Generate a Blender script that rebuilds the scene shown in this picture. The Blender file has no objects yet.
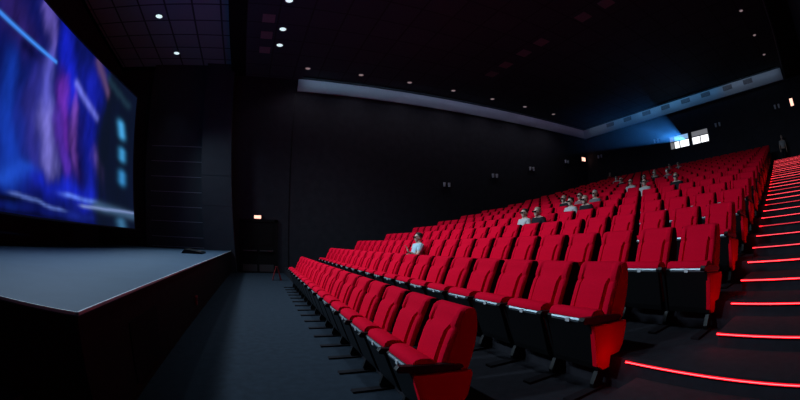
import bpy, bmesh, math, random
from mathutils import Vector, Matrix, noise as mnoise
random.seed(7)
SC = bpy.context.scene
COL = SC.collection
PI = math.pi

# The hall is described with X = along the seat rows (away from the camera), Y = from the screen to the
# back wall, Z = up from the front floor.  W() turns that into Blender axes.
def W(X, Y, Z):
    return Vector((Y, X, Z))

# ------------------------------------------------------------------ materials
def mat(name, col, rough=0.8, metal=0.0, noise=0.0, nscale=20.0, bump=0.0, spec=0.5, sheen=0.0):
    m = bpy.data.materials.new(name)
    m.use_nodes = True
    nt = m.node_tree
    b = nt.nodes['Principled BSDF']
    b.inputs['Base Color'].default_value = (*col, 1)
    b.inputs['Roughness'].default_value = rough
    b.inputs['Metallic'].default_value = metal
    b.inputs['Specular IOR Level'].default_value = spec
    if sheen:
        b.inputs['Sheen Weight'].default_value = sheen
        b.inputs['Sheen Tint'].default_value = (*col, 1)
    if noise or bump:
        tc = nt.nodes.new('ShaderNodeTexCoord')
        n = nt.nodes.new('ShaderNodeTexNoise')
        n.inputs['Scale'].default_value = nscale
        n.inputs['Detail'].default_value = 5
        nt.links.new(tc.outputs['Object'], n.inputs['Vector'])
        if noise:
            mx = nt.nodes.new('ShaderNodeMix')
            mx.data_type = 'RGBA'
            mx.inputs['A'].default_value = (*[c * (1 - noise) for c in col], 1)
            mx.inputs['B'].default_value = (*[min(1, c * (1 + noise)) for c in col], 1)
            nt.links.new(n.outputs['Fac'], mx.inputs['Factor'])
            nt.links.new(mx.outputs['Result'], b.inputs['Base Color'])
        if bump:
            bp = nt.nodes.new('ShaderNodeBump')
            bp.inputs['Strength'].default_value = bump
            bp.inputs['Distance'].default_value = 0.01
            nt.links.new(n.outputs['Fac'], bp.inputs['Height'])
            nt.links.new(bp.outputs['Normal'], b.inputs['Normal'])
    return m

def emat(name, col, strength):
    m = bpy.data.materials.new(name)
    m.use_nodes = True
    b = m.node_tree.nodes['Principled BSDF']
    b.inputs['Base Color'].default_value = (*[min(1, c) * .5 for c in col], 1)
    b.inputs['Emission Color'].default_value = (*col, 1)
    b.inputs['Emission Strength'].default_value = strength
    return m

def tile_mat(name, col, line, size, mortar=0.012, noise=0.25, rough=.9, rot=0.0):
    """square tiles laid in the object's own x/y plane"""
    m = mat(name, col, rough)
    nt = m.node_tree
    b = nt.nodes['Principled BSDF']
    tc = nt.nodes.new('ShaderNodeTexCoord')
    br = nt.nodes.new('ShaderNodeTexBrick')
    br.offset = 0.0
    br.inputs['Scale'].default_value = 1.0
    br.inputs['Brick Width'].default_value = size
    br.inputs['Row Height'].default_value = size
    br.inputs['Mortar Size'].default_value = mortar
    br.inputs['Mortar Smooth'].default_value = 0.0
    br.inputs['Bias'].default_value = 0.0
    br.inputs['Color1'].default_value = (*[c * (1 - noise) for c in col], 1)
    br.inputs['Color2'].default_value = (*[c * (1 + noise) for c in col], 1)
    br.inputs['Mortar'].default_value = (*line, 1)
    nt.links.new(tc.outputs['Object'], br.inputs['Vector'])
    nt.links.new(br.outputs['Color'], b.inputs['Base Color'])
    return m

M = {}
M['red'] = mat('red_velvet', (.70, .0015, .024), .85, noise=.10, nscale=60, bump=.06, spec=.04)
M['side_shade'] = mat('painted_side_shade', (.030, .0008, .003), .8, noise=.1, nscale=30, spec=.05)  # shade on the sides of the red backrests, put into the colour
M['red_vinyl'] = mat('red_panel', (.85, .0008, .02), .6, noise=.06, nscale=30, spec=.05)
M['black'] = mat('black_plastic', (.0055, .006, .007), .45, noise=.2, nscale=40, spec=.25)
M['black_cloth'] = mat('black_fabric', (.012, .011, .014), .9, noise=.3, nscale=25, spec=.1)
M['chrome'] = mat('chrome_trim', (.32, .40, .44), .35, metal=.7)
M['plate'] = mat('number_plate', (.55, .58, .6), .4)
M['carpet'] = mat('dark_blue_carpet', (.017, .025, .036), .95, noise=.35, nscale=9, bump=.2, spec=.1)
M['tread'] = mat('charcoal_step_carpet', (.022, .022, .028), .95, noise=.35, nscale=12, bump=.2, spec=.1)
M['wall'] = mat('black_acoustic_cloth', (.0440, .0425, .0510), .95, noise=.3, nscale=3, spec=.02)
M['wall_blue'] = mat('charcoal_painted_panel', (.050, .060, .076), .7, noise=.2, nscale=2, spec=.3)
M['batten'] = mat('grey_batten', (.26, .30, .36), .6)
M['deck'] = mat('stage_deck_grey', (.036, .073, .122), .7, noise=.15, nscale=2.5, bump=.03, spec=.3)
M['low_step'] = mat('blue_grey_step_cover', (.035, .05, .07), .9, noise=.2, nscale=6)
M['fascia'] = mat('stage_fascia_black', (.020, .017, .019), .85, noise=.3, nscale=6, spec=.1)
M['edge'] = mat('stage_edge_paint', (.62, .64, .68), .6)
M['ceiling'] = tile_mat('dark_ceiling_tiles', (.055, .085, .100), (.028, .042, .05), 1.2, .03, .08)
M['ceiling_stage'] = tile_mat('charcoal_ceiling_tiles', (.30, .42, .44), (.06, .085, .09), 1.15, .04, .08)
M['strip'] = mat('pale_coving_paint', (.55, .58, .62), .8, noise=.05, nscale=3)
M['vent'] = mat('vent_grey', (.30, .27, .28), .7, noise=.2, nscale=8)
M['vent_dark'] = mat('vent_dark_grey', (.10, .11, .125), .7, noise=.2, nscale=8)
M['door'] = mat('dark_door_wood', (.008, .006, .006), .6, noise=.3, nscale=5, spec=.2)
M['metal_dark'] = mat('dark_metal', (.16, .14, .14), .4, metal=.7)
M['ring'] = mat('downlight_ring', (.25, .25, .26), .5)
M['sconce'] = mat('pale_sconce', (.85, .85, .88), .6)
M['led'] = emat('red_led', (1.0, .024, .028), 15)
M['led_glow'] = emat('red_led_halo', (1.0, .0, .018), .72)  # lens halo round the light line, imitated by a glowing band
M['led_glow_dim'] = emat('red_led_halo_dim', (1.0, .01, .03), .03)
M['led_mid'] = emat('red_led_mid', (1.0, .07, .10), 3)  # lower emission for the farther strips
M['led_dim'] = emat('red_led_faint', (1.0, .05, .08), 1.3)
M['led_case'] = mat('led_profile', (.012, .012, .013), .6)
M['lens_white'] = emat('downlight_lens', (.75, .95, 1.0), 1.0)
M['lens_dim'] = emat('downlight_lens_dim', (.75, .55, .58), .30)
M['exit'] = emat('lit_exit_sign', (1.0, .50, .38), 1.9)
M['pane'] = emat('booth_window_pane', (.95, .97, 1.0), 1.6)
M['pane_blue'] = emat('booth_window_pane_blue', (.30, .52, .85), .8)
M['pane_dim'] = emat('booth_window_pane_dim', (.30, .31, .34), .5)
M['lens'] = emat('projector_lens', (.75, .88, 1.0), 25.0)
M['frame'] = mat('booth_frame', (.05, .05, .055), .6)
M['red_stand'] = mat('red_plastic', (.22, .006, .010), .5)
M['skin'] = mat('skin', (.62, .42, .33), .6, noise=.08, nscale=30)
M['hair'] = mat('dark_hair', (.018, .013, .011), .6, noise=.4, nscale=60)
M['lensglass'] = mat('dark_glasses', (.006, .006, .007), .15)

# ------------------------------------------------------------------ mesh helpers
class MB:
    def __init__(s):
        s.bm = bmesh.new()
    def box(s, x0, x1, y0, y1, z0, z1, bev=0.0):
        vs = [s.bm.verts.new((x, y, z)) for x in (x0, x1) for y in (y0, y1) for z in (z0, z1)]
        fs = [(0, 1, 3, 2), (4, 6, 7, 5), (0, 4, 5, 1), (2, 3, 7, 6), (0, 2, 6, 4), (1, 5, 7, 3)]
        fl = [s.bm.faces.new([vs[i] for i in f]) for f in fs]
        if bev:
            es = list({e for f in fl for e in f.edges})
            bmesh.ops.bevel(s.bm, geom=es, offset=bev, segments=2, affect='EDGES', profile=.7)
        return s
    def hbox(s, X0, X1, Y0, Y1, Z0, Z1, bev=0.0):      # hall coordinates
        return s.box(Y0, Y1, X0, X1, Z0, Z1, bev)
    def prism(s, pts, y0, y1, bev=0.0):                # pts (x,z) outline, extruded along y
        a = [s.bm.verts.new((x, y0, z)) for x, z in pts]
        b = [s.bm.verts.new((x, y1, z)) for x, z in pts]
        n = len(pts)
        fl = [s.bm.faces.new(a), s.bm.faces.new(b[::-1])]
        for i in range(n):
            j = (i + 1) % n
            fl.append(s.bm.faces.new((a[i], b[i], b[j], a[j])))
        if bev:
            es = list({e for f in fl[:2] for e in f.edges})
            bmesh.ops.bevel(s.bm, geom=es, offset=bev, segments=2, affect='EDGES', profile=.7)
        return s
    def slab(s, pts, z0, z1):                          # pts (x,y) outline, extruded along z
        a = [s.bm.verts.new((x, y, z0)) for x, y in pts]
        b = [s.bm.verts.new((x, y, z1)) for x, y in pts]
        n = len(pts)
        s.bm.faces.new(a); s.bm.faces.new(b[::-1])
        for i in range(n):
            j = (i + 1) % n
            s.bm.faces.new((a[i], b[i], b[j], a[j]))
        return s
    def tube(s, p, q, r0, r1=None, n=10):
        r1 = r0 if r1 is None else r1
        p, q = Vector(p), Vector(q)
        d = (q - p).normalized()
        a = d.orthogonal().normalized(); b = d.cross(a)
        A, B = [], []
        for i in range(n):
            t = 2 * PI * i / n
            o = a * math.cos(t) + b * math.sin(t)
            A.append(s.bm.verts.new(p + o * r0)); B.append(s.bm.verts.new(q + o * r1))
        s.bm.faces.new(A); s.bm.faces.new(B[::-1])
        for i in range(n):
            j = (i + 1) % n
            s.bm.faces.new((A[i], B[i], B[j], A[j]))
        return s
    def disc(s, c, r, h, n=20):
        return s.tube((c[0], c[1], c[2]), (c[0], c[1], c[2] - h), r, r, n)
    def ring(s, c, r0, r1, h, n=20):
        x, y, z = c
        L = []
        for rr, zz in ((r0, z), (r1, z), (r1, z - h), (r0, z - h)):
            L.append([s.bm.verts.new((x + rr * math.cos(2 * PI * i / n), y + rr * math.sin(2 * PI * i / n), zz)) for i in range(n)])
        for k in range(4):
            P, Q = L[k], L[(k + 1) % 4]
            for i in range(n):
                j = (i + 1) % n
                s.bm.faces.new((P[i], P[j], Q[j], Q[i]))
        return s
    def mesh(s, name, m, smooth=False):
        bmesh.ops.recalc_face_normals(s.bm, faces=s.bm.faces[:])
        me = bpy.data.meshes.new(name)
        s.bm.to_mesh(me); s.bm.free()
        if m: me.materials.append(m)
        if smooth:
            for p in me.polygons: p.use_smooth = True
            me.set_sharp_from_angle(angle=math.radians(smooth if smooth is not True else 180))
        return me
    def build(s, name, m, parent=None, loc=None, smooth=False):
        return link(name, s.mesh(name, m, smooth), parent, loc)

def link(name, me, parent=None, loc=None, rz=0):
    o = bpy.data.objects.new(name, me)
    COL.objects.link(o)
    if parent: o.parent = parent
    if loc is not None: o.location = loc
    o.rotation_euler.z = rz
    return o
def tag(o, label, cat, group=None, kind=None):
    o['label'] = label; o['category'] = cat
    if group: o['group'] = group
    if kind: o['kind'] = kind
    return o
def thing(name, label, cat, loc=(0, 0, 0), group=None):
    o = bpy.data.objects.new(name, None)
    o.empty_display_size = .1
    COL.objects.link(o)
    o.location = loc
    return tag(o, label, cat, group)
def struct(o):
    o['kind'] = 'structure'
    return o
ORD = ['first', 'second', 'third', 'fourth', 'fifth', 'sixth', 'seventh', 'eighth', 'ninth', 'tenth', 'eleventh',
       'twelfth', 'thirteenth', 'fourteenth', 'fifteenth', 'sixteenth', 'seventeenth', 'eighteenth', 'nineteenth',
       'twentieth', 'twenty-first', 'twenty-second', 'twenty-third', 'twenty-fourth', 'twenty-fifth']
def o_(n):
    if n <= len(ORD): return ORD[n - 1]
    tens = {2: 'twenty', 3: 'thirty'}[n // 10]
    return {20: 'twentieth', 30: 'thirtieth'}[n] if n % 10 == 0 else tens + '-' + ORD[n % 10 - 1]

# ------------------------------------------------------------------ dimensions of the hall
D, Y1, RISE, P = 1.1788, 1.376, 0.2637, 0.56
NROW = 17
XW, YB, HC, HS = 17.0, 21.8, 9.37, 9.75            # left wall, back wall, ceiling
XR = -1.3                                # right wall
def rowY(k): return Y1 + D * (k - 1)      # plane of the backrest tops
def rowZ(k): return RISE * (k - 1)        # tread
def nose(k): return Y1 + D * (k - 2) - .13  # riser in front of row k (k >= 2)
def rowX0(k):
    return {1: 2.655, 2: 2.12}.get(k, 1.60 + .085 * (k - 3))
def rowN(k): return {1: 17, 2: 20}.get(k, int((13.66 + .03 * (k - 3) - rowX0(k)) / P) + 1)

# ------------------------------------------------------------------ shell
def build_shell():
    # flat front floor
    struct(MB().hbox(XR, XW, -8.2, nose(2) + .1, -.25, 0).build('floor', M['carpet']))
    # raked floor as one stepped slab (side profile extruded along the rows)
    pts = [(nose(2), -.25)]
    for k in range(2, NROW + 1):
        pts += [(nose(k), rowZ(k)), (nose(k + 1), rowZ(k))]
    pts[0] = (nose(2), -.25)
    pts = pts[:-1] + [(YB, rowZ(NROW)), (YB, -.25)]
    struct(MB().prism(pts, XR, XW).build('floor', M['tread']))
    struct(MB().hbox(XW, XW + .2, -8.2, YB + .2, -.25, HC + .2).build('wall_left', M['wall']))
    struct(MB().hbox(XR - .2, XR, -8.2, YB + .2, -.25, HC + .2).build('wall_right', M['wall']))
    # back wall with two booth openings
    bm = MB()
    xs = [XR, 6.62, 7.92, 8.02, 9.72, XW]
    z0, z1 = 6.42, 7.26
    bm.hbox(XR, XW, YB, YB + .2, -.25, z0); bm.hbox(XR, XW, YB, YB + .2, z1, HC + .2)
    for a, b in ((XR, 6.62), (7.92, 8.10), (9.62, XW)):
        bm.hbox(a, b, YB, YB + .2, z0, z1)
    struct(bm.build('wall_back', M['wall']))
    struct(MB().hbox(XR, XW, -8.4, -8.2, -.25, HC + .2).build('wall_front', M['wall']))
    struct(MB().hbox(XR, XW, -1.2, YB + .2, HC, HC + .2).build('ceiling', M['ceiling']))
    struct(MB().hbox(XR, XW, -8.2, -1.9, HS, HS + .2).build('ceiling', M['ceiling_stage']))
    # black beam between the stage ceiling and the hall ceiling
    struct(MB().hbox(XR, XW, -1.9, -1.2, HC - .01, HS + .2).build('trim_1', M['black_cloth']))
    # proscenium return, leaning slightly towards the screen
    def lean(mb, X0, X1, Ya, Yb, Z0, Z1):
        f = lambda Y, Z: Y - .085 * Z
        mb.prism([(f(Ya, Z0), Z0), (f(Yb, Z0), Z0), (f(Yb, Z1), Z1), (f(Ya, Z1), Z1)], X0, X1)
        return mb
    pr = MB()
    for z0, z1 in ((0, 2.90), (2.915, 4.25), (4.265, 6.9), (6.915, HS)):
        lean(pr, 16.55, XW, -2.38, -.96, z0, z1)
    lean(pr, 16.56, XW, -2.37, -.97, 0, HS)
    struct(pr.build('wall_proscenium', M['wall_blue']))
    # grooved acoustic panel between the return and the screen
    struct(lean(MB(), 16.8, XW, -5.3, -2.38, 0, HS).build('wall_stage', M['wall_blue']))
    bt = MB()
    for z in (1.02, 1.46, 2.15, 2.80, 3.47, 4.16, 4.86, 5.57):
        lean(bt, 16.79, 16.81, -5.0, -2.40, z, z + .03)
    struct(bt.build('trim_2', M['batten']))
    # pale coving strip under the ceiling, along the left wall and the back wall
    struct(MB().hbox(XW - .1, XW, 1.5, YB, 8.73, HC).build('trim_3', M['strip']))
    struct(MB().hbox(.42, XW - .1, YB - .1, YB, 8.70, HC).build('trim_4', M['strip']))
    # dropped soffit over the right-hand aisle, with its light edge trim
    A, B = (-.55, 9.0), (.27, YB)
    sl = (B[0] - A[0]) / (B[1] - A[1])
    def sx(Y): return A[0] + sl * (Y - A[1])
    struct(MB().slab([(9.0, XR), (YB, XR), (YB, sx(YB)), (9.0, sx(9.0))], 8.72, HC).build('ceiling', M['black_cloth']))
    struct(MB().slab([(9.0, sx(9)), (YB, sx(YB)), (YB, sx(YB) + .05), (9.0, sx(9) + .05)], HC - .07, HC - .002).build('trim_5', M['batten']))
    # wall panel seams on the left wall
    sm = MB()
    for Y in (1.42,):
        sm.hbox(XW - .015, XW, Y, Y + .03, .0 if Y < 2 else rowZ(int((Y - Y1) / D) + 2), 8.73)
    struct(sm.build('trim_6', M['black']))
build_shell()

# aisle half steps and LED strips --------------------------------------------------------------
def led_lamp(X, Y, Z):
    l = bpy.data.lights.new('led_lamp', 'POINT'); l.energy = .42; l.color = (1, .0, .022); l.shadow_soft_size = .03
    o = bpy.data.objects.new('led_lamp', l); COL.objects.link(o); o.location = W(X, Y, Z)
def led_end(m):
    return {1: 1.36, 2: 1.46}.get(m, .875 + .0425 * (m - 3))
def build_aisle():
    n = 0
    hs = MB()
    for m in range(1, 2 * (NROW - 1), 2):
        Y = 1.246 + .5894 * m
        z = RISE + .13185 * m
        hs.hbox(XR, led_end(m) - .02, Y, Y + .60, z - .1318, z)
    struct(hs.build('aisle_steps_block', M['tread'])).name = 'floor'
    for m in range(1, 2 * (NROW - 1) - 1):
        Y = 1.246 + .5894 * m
        z = RISE + .13185 * m
        xe = led_end(m)
        n += 1
        if m < 22: led_lamp(xe - .03, Y - .055, z + .004)
        c = thing('led_strip', 'glowing red LED strip on the nosing of the %s aisle step from the front' % o_(m + 1),
                  'light strip', W(0, Y, z - .007), 'LED strips on the aisle steps')
        MB().hbox(XR + .01, xe, -.026, -.001, -.018, .003).build('profile', M['led_case'], c)
        MB().hbox(XR + .015, xe - .005, -.030, -.0262, -.017, .002).build('halo_band', M['led_glow'] if m < 7 else M['led_glow_dim'], c)  # glowing band painted in as the halo of the light line
        MB().hbox(XR + .02, xe - .01, -.034, -.0302, -.010, -.005).build('light_line', M['led'] if m < 7 else (M['led_mid'] if m % 3 else M['led_dim']), c)
build_aisle()

# ------------------------------------------------------------------ stage
def build_stage():
    st = thing('stage', 'low black stage with a blue-grey deck in front of the screen', 'stage', W(2.12, -1.23, 0))
    def L(X, Y, Z): return (X - 2.12, Y + 1.23, Z)
    MB().hbox(0, 14.42, -5.2, 0, .94, .97).build('deck', M['deck'], st)
    f = MB().hbox(0.02, 14.42, -5.2, -.006, 0.001, .9395).build('fascia', M['fascia'], st)
    e = MB().hbox(-.012, 14.42, -.002, .012, .952, .974).hbox(-.012, 0, -5.2, .012, .952, .974)
    e.build('edge_trim', M['edge'], st)
    MB().hbox(1.02, 2.0, -.0055, .006, .12, .70).build('hatch', M['black_cloth'], st)
    MB().hbox(-.004, .022, -.022, .004, .001, .939).build('corner_trim', M['fascia'], st)
    t = thing('step_block', 'low step against the near side of the stage', 'step', W(1.6, -2.2, 0))
    MB().hbox(-.45, .5, -2.6, .25, .002, .28, .01).build('tread', M['low_step'], t)
    MB().hbox(-.46, .51, .25, .26, .002, .24).build('riser', M['fascia'], t)
    b = thing('fire_call_box', 'small red box on the dark front of the stage', 'box', W(6.86, -1.224, .24))
    MB().hbox(-.06, .06, 0, .04, 0, .17, .008).build('case', M['red_stand'], b)
    MB().hbox(-.035, .035, .04, .046, .08, .14).build('cover_plate', M['black'], b)
    mo = thing('floor_monitor', 'flat black wedge lying at the far end of the stage deck', 'speaker', W(12.3, -2.2, .97))
    MB().prism([(-.35, 0.001), (.35, 0.001), (.35, .05), (-.25, .14)], -.5, .5, .01).build('case', M['black'], mo)
    MB().box(-.2, .3, -.42, .42, .075, .083).build('grille', M['metal_dark'], mo)
build_stage()

# ------------------------------------------------------------------ screen
SX0, SX1, SZ0, SZ1 = 2.0, 14.35, 1.70, 7.0
def screenY(X, Z):
    return -5.18 + .144 * (X - 14.35) - .117 * (Z - 1.7)
def build_screen():
    s = thing('cinema_screen', 'wide cinema screen showing a blurred blue and purple film scene', 'screen', W(8.35, -6.0, 0))
    nu, nv = 250, 110
    def Q(X, Z, back=0.0): return (screenY(X, Z) + 6.0 - back, X - 8.35, Z)
    me = bpy.data.meshes.new('projected_picture')
    vs, fs, cols = [], [], []
    for j in range(nv + 1):
        for i in range(nu + 1):
            X = SX0 + (SX1 - SX0) * i / nu; Z = SZ0 + (SZ1 - SZ0) * j / nv
            vs.append(Q(X, Z)); cols.append(film(X, Z))
    for j in range(nv):
        for i in range(nu):
            q = j * (nu + 1) + i
            fs.append((q, q + 1, q + nu + 2, q + nu + 1))
    me.from_pydata(vs, [], fs)
    at = me.color_attributes.new('picture', 'FLOAT_COLOR', 'POINT')
    for q, c in enumerate(cols): at.data[q].color = (*c, 1)
    m = bpy.data.materials.new('screen_picture'); m.use_nodes = True
    nt = m.node_tree; b = nt.nodes['Principled BSDF']
    b.inputs['Base Color'].default_value = (.006, .006, .008, 1); b.inputs['Roughness'].default_value = .9
    ca = nt.nodes.new('ShaderNodeVertexColor'); ca.layer_name = 'picture'
    b.inputs['Specular IOR Level'].default_value = 0
    nt.links.new(ca.outputs['Color'], b.inputs['Emission Color'])
    b.inputs['Emission Strength'].default_value = 1.0
    me.materials.append(m)
    for p in me.polygons: p.use_smooth = True
    link('projected_picture', me, s)
    def bar(mb, X0, X1, Z0, Z1, f0, f1):
        v = [mb.bm.verts.new(Q(X, Z, f)) for X in (X0, X1) for f in (f0, f1) for Z in (Z0, Z1)]
        for f in ((0, 1, 3, 2), (4, 6, 7, 5), (0, 4, 5, 1), (2, 3, 7, 6), (0, 2, 6, 4), (1, 5, 7, 3)):
            mb.bm.faces.new([v[i] for i in f])
    fr = MB(); e = .05
    bar(fr, SX0 - e, SX1 + e, SZ0 - e, SZ0, -.03, .12); bar(fr, SX0 - e, SX1 + e, SZ1, SZ1 + e, -.03, .12)
    bar(fr, SX0 - e, SX0, SZ0, SZ1, -.03, .12); bar(fr, SX1, SX1 + e, SZ0, SZ1, -.03, .12)
    fr.build('masking_frame', M['wall'], s)
    bk = MB(); bar(bk, SX0, SX1, SZ0, SZ1, .03, .05)
    bk.build('backing_sheet', M['black_cloth'], s)
def sm(a, b, x):
    t = min(1, max(0, (x - a) / (b - a))); return t * t * (3 - 2 * t)
def film(X, Z):
    """the frame of the film on the screen (X along the screen, Z up), linear RGB"""
    nv_ = mnoise.turbulence_vector(Vector((X * .9, Z * .45, 3.1)), 4, False)
    wx = .34 * nv_[0] + .05 * math.sin(X * 3.1 + Z * 2.3) + .03 * math.sin(Z * 6.1 + X * 1.7)
    wz = .40 * nv_[1] + .02 * math.sin(X * 2.3 - Z * 1.9)
    c = [.0052, .0103, .1144]
    def lay(L, wob):
        for x0, z0, x1, z1, sx, sz, k, col in L:
            q = wob * (1.0 if min(sx, sz) > .2 else .12)
            x, z = X + wx * q, Z + wz * q
            dx, dz = (x1 - x0) / sx, (z1 - z0) / sz
            px, pz = (x - x0) / sx, (z - z0) / sz
            t = max(0, min(1, (px * dx + pz * dz) / max(1e-6, dx * dx + dz * dz)))
            d2 = (px - t * dx) ** 2 + (pz - t * dz) ** 2
            w = k * math.exp(-d2 * 1.5)
            for i in range(3): c[i] += (col[i] - c[i]) * w
    lay(FILM[:-1], 1.0)
    st = .5 + .5 * math.sin(X * 9.5 + .8 * math.sin(Z * 2.2)) * math.sin(X * 4.3 + Z * .5)
    tb = mnoise.turbulence(Vector((X * 1.6, Z * .7, .5)), 4, False)
    for i in range(3): c[i] *= (.90 + .14 * st) * (.86 + .42 * min(1.2, tb))
    lay(FILM[-1:], 0.0)
    d = sm(11.35, 12.1, X + .32 * (7 - Z) * .3 + wx)
    dark = (.0045, .0085, .0125)
    for i in range(3): c[i] += (dark[i] - c[i]) * d * .93
    lay(FILM2, .3)
    return [max(0, x) * k for x, k in zip(c, (.80, .78, 1.12))]
FILM = [
    (3.5, 8.0, 3.5, 1.0, 6.0, 6.0, 1, (0.0052, 0.0103, 0.1144)),
    (5.36, 6.4, 6.32, 5.8, 0.86, 0.56, 0.9, (0.0423, 0.0232, 0.162)),
    (6.71, 5.58, 7.64, 5.52, 0.4, 0.2, 0.85, (0.0044, 0.0052, 0.0452)),
    (6.2, 4.71, 6.92, 2.62, 0.48, 0.64, 0.9, (0.0091, 0.0545, 0.3763)),
    (6.97, 4.75, 7.34, 3.15, 0.38, 0.66, 0.8, (0.013, 0.0319, 0.2623)),
    (7.52, 4.97, 7.8, 3.01, 0.4, 0.7, 0.7, (0.0452, 0.0452, 0.305)),
    (6.86, 7.18, 8.02, 5.9, 0.22, 0.34, 0.9, (0.1878, 0.1413, 0.4851)),
    (8.3, 7.02, 9.48, 5.28, 0.56, 0.54, 0.95, (0.0116, 0.0252, 0.6105)),
    (8.01, 5.45, 8.23, 4.54, 0.34, 0.44, 0.85, (0.1413, 0.1413, 0.5457)),
    (8.29, 4.15, 8.62, 3.18, 0.4, 0.5, 0.95, (0.305, 0.2831, 0.7529)),
    (8.9, 5.21, 9.47, 3.92, 0.32, 0.48, 0.9, (0.2051, 0.0382, 0.4564)),
    (8.83, 4.31, 9.69, 2.97, 0.3, 0.38, 0.75, (0.1559, 0.0452, 0.5149)),
    (10.53, 6.19, 11.53, 2.8, 0.62, 0.64, 0.9, (0.0103, 0.0194, 0.3763)),
    (9.67, 5.67, 11.22, 5.11, 0.18, 0.16, 0.85, (0.2051, 0.2423, 0.7529)),
    (10.3, 4.6, 10.39, 2.65, 0.3, 0.48, 0.75, (0.0116, 0.0116, 0.1559)),
    (11.43, 3.76, 11.88, 3.35, 0.28, 0.34, 0.8, (0.2623, 0.1559, 0.5776)),
    (9.78, 4.91, 10.1, 3.48, 0.24, 0.4, 0.7, (0.305, 0.1022, 0.5149)),
    (6.82, 2.42, 7.61, 2.78, 0.56, 0.2, 0.9, (0.0194, 0.117, 0.6105)),
    (8.3, 2.49, 10.69, 2.54, 1.2, 0.34, 0.9, (0.0116, 0.0273, 0.5149)),
    (9.81, 2.4, 11.66, 2.4, 0.56, 0.08, 0.8, (0.1559, 0.305, 0.8714)),
    (6.66, 2.02, 7.12, 2.03, 0.62, 0.12, 0.9, (0.0024, 0.003, 0.0103)),
    (7.2, 2.15, 9.38, 1.95, 0.28, 0.05, 0.85, (0.1559, 0.2623, 0.6105)),
    (6.66, 1.75, 9.26, 1.72, 1.34, 0.08, 0.85, (0.0027, 0.004, 0.0252)),
    (9.8, 1.87, 11.29, 1.89, 0.86, 0.12, 0.8, (0.0097, 0.0212, 0.1878)),
    (5.33, 5.77, 8.3, 5.82, 0.08, 0.06, 1.0, (0.0704, 0.3763, 0.9131)),
]
FILM2 = [
    (10.7, 6.93, 11.77, 6.25, 0.24, 0.26, 0.8, (0.1413, 0.0762, 0.1413)),
    (11.79, 6.72, 13.55, 6.4, 0.34, 0.22, 0.5, (0.0212, 0.0612, 0.0704)),
    (13.09, 5.44, 13.24, 5.09, 0.34, 0.2, 0.95, (0.0802, 0.4851, 0.6795)),
    (13.32, 4.46, 13.34, 4.24, 0.34, 0.18, 0.9, (0.0612, 0.402, 0.5776)),
    (13.36, 3.61, 13.36, 3.39, 0.36, 0.2, 0.9, (0.0482, 0.3278, 0.5149)),
    (11.52, 2.29, 14.17, 2.17, 0.64, 0.18, 0.8, (0.0704, 0.1559, 0.2051)),
    (13.18, 1.88, 13.24, 1.74, 0.42, 0.18, 0.8, (0.0612, 0.2232, 0.305)),
    (10.62, 2.2, 14.28, 2.29, 0.3, 0.06, 0.7, (0.305, 0.4287, 0.5776)),
]
build_screen()

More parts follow.
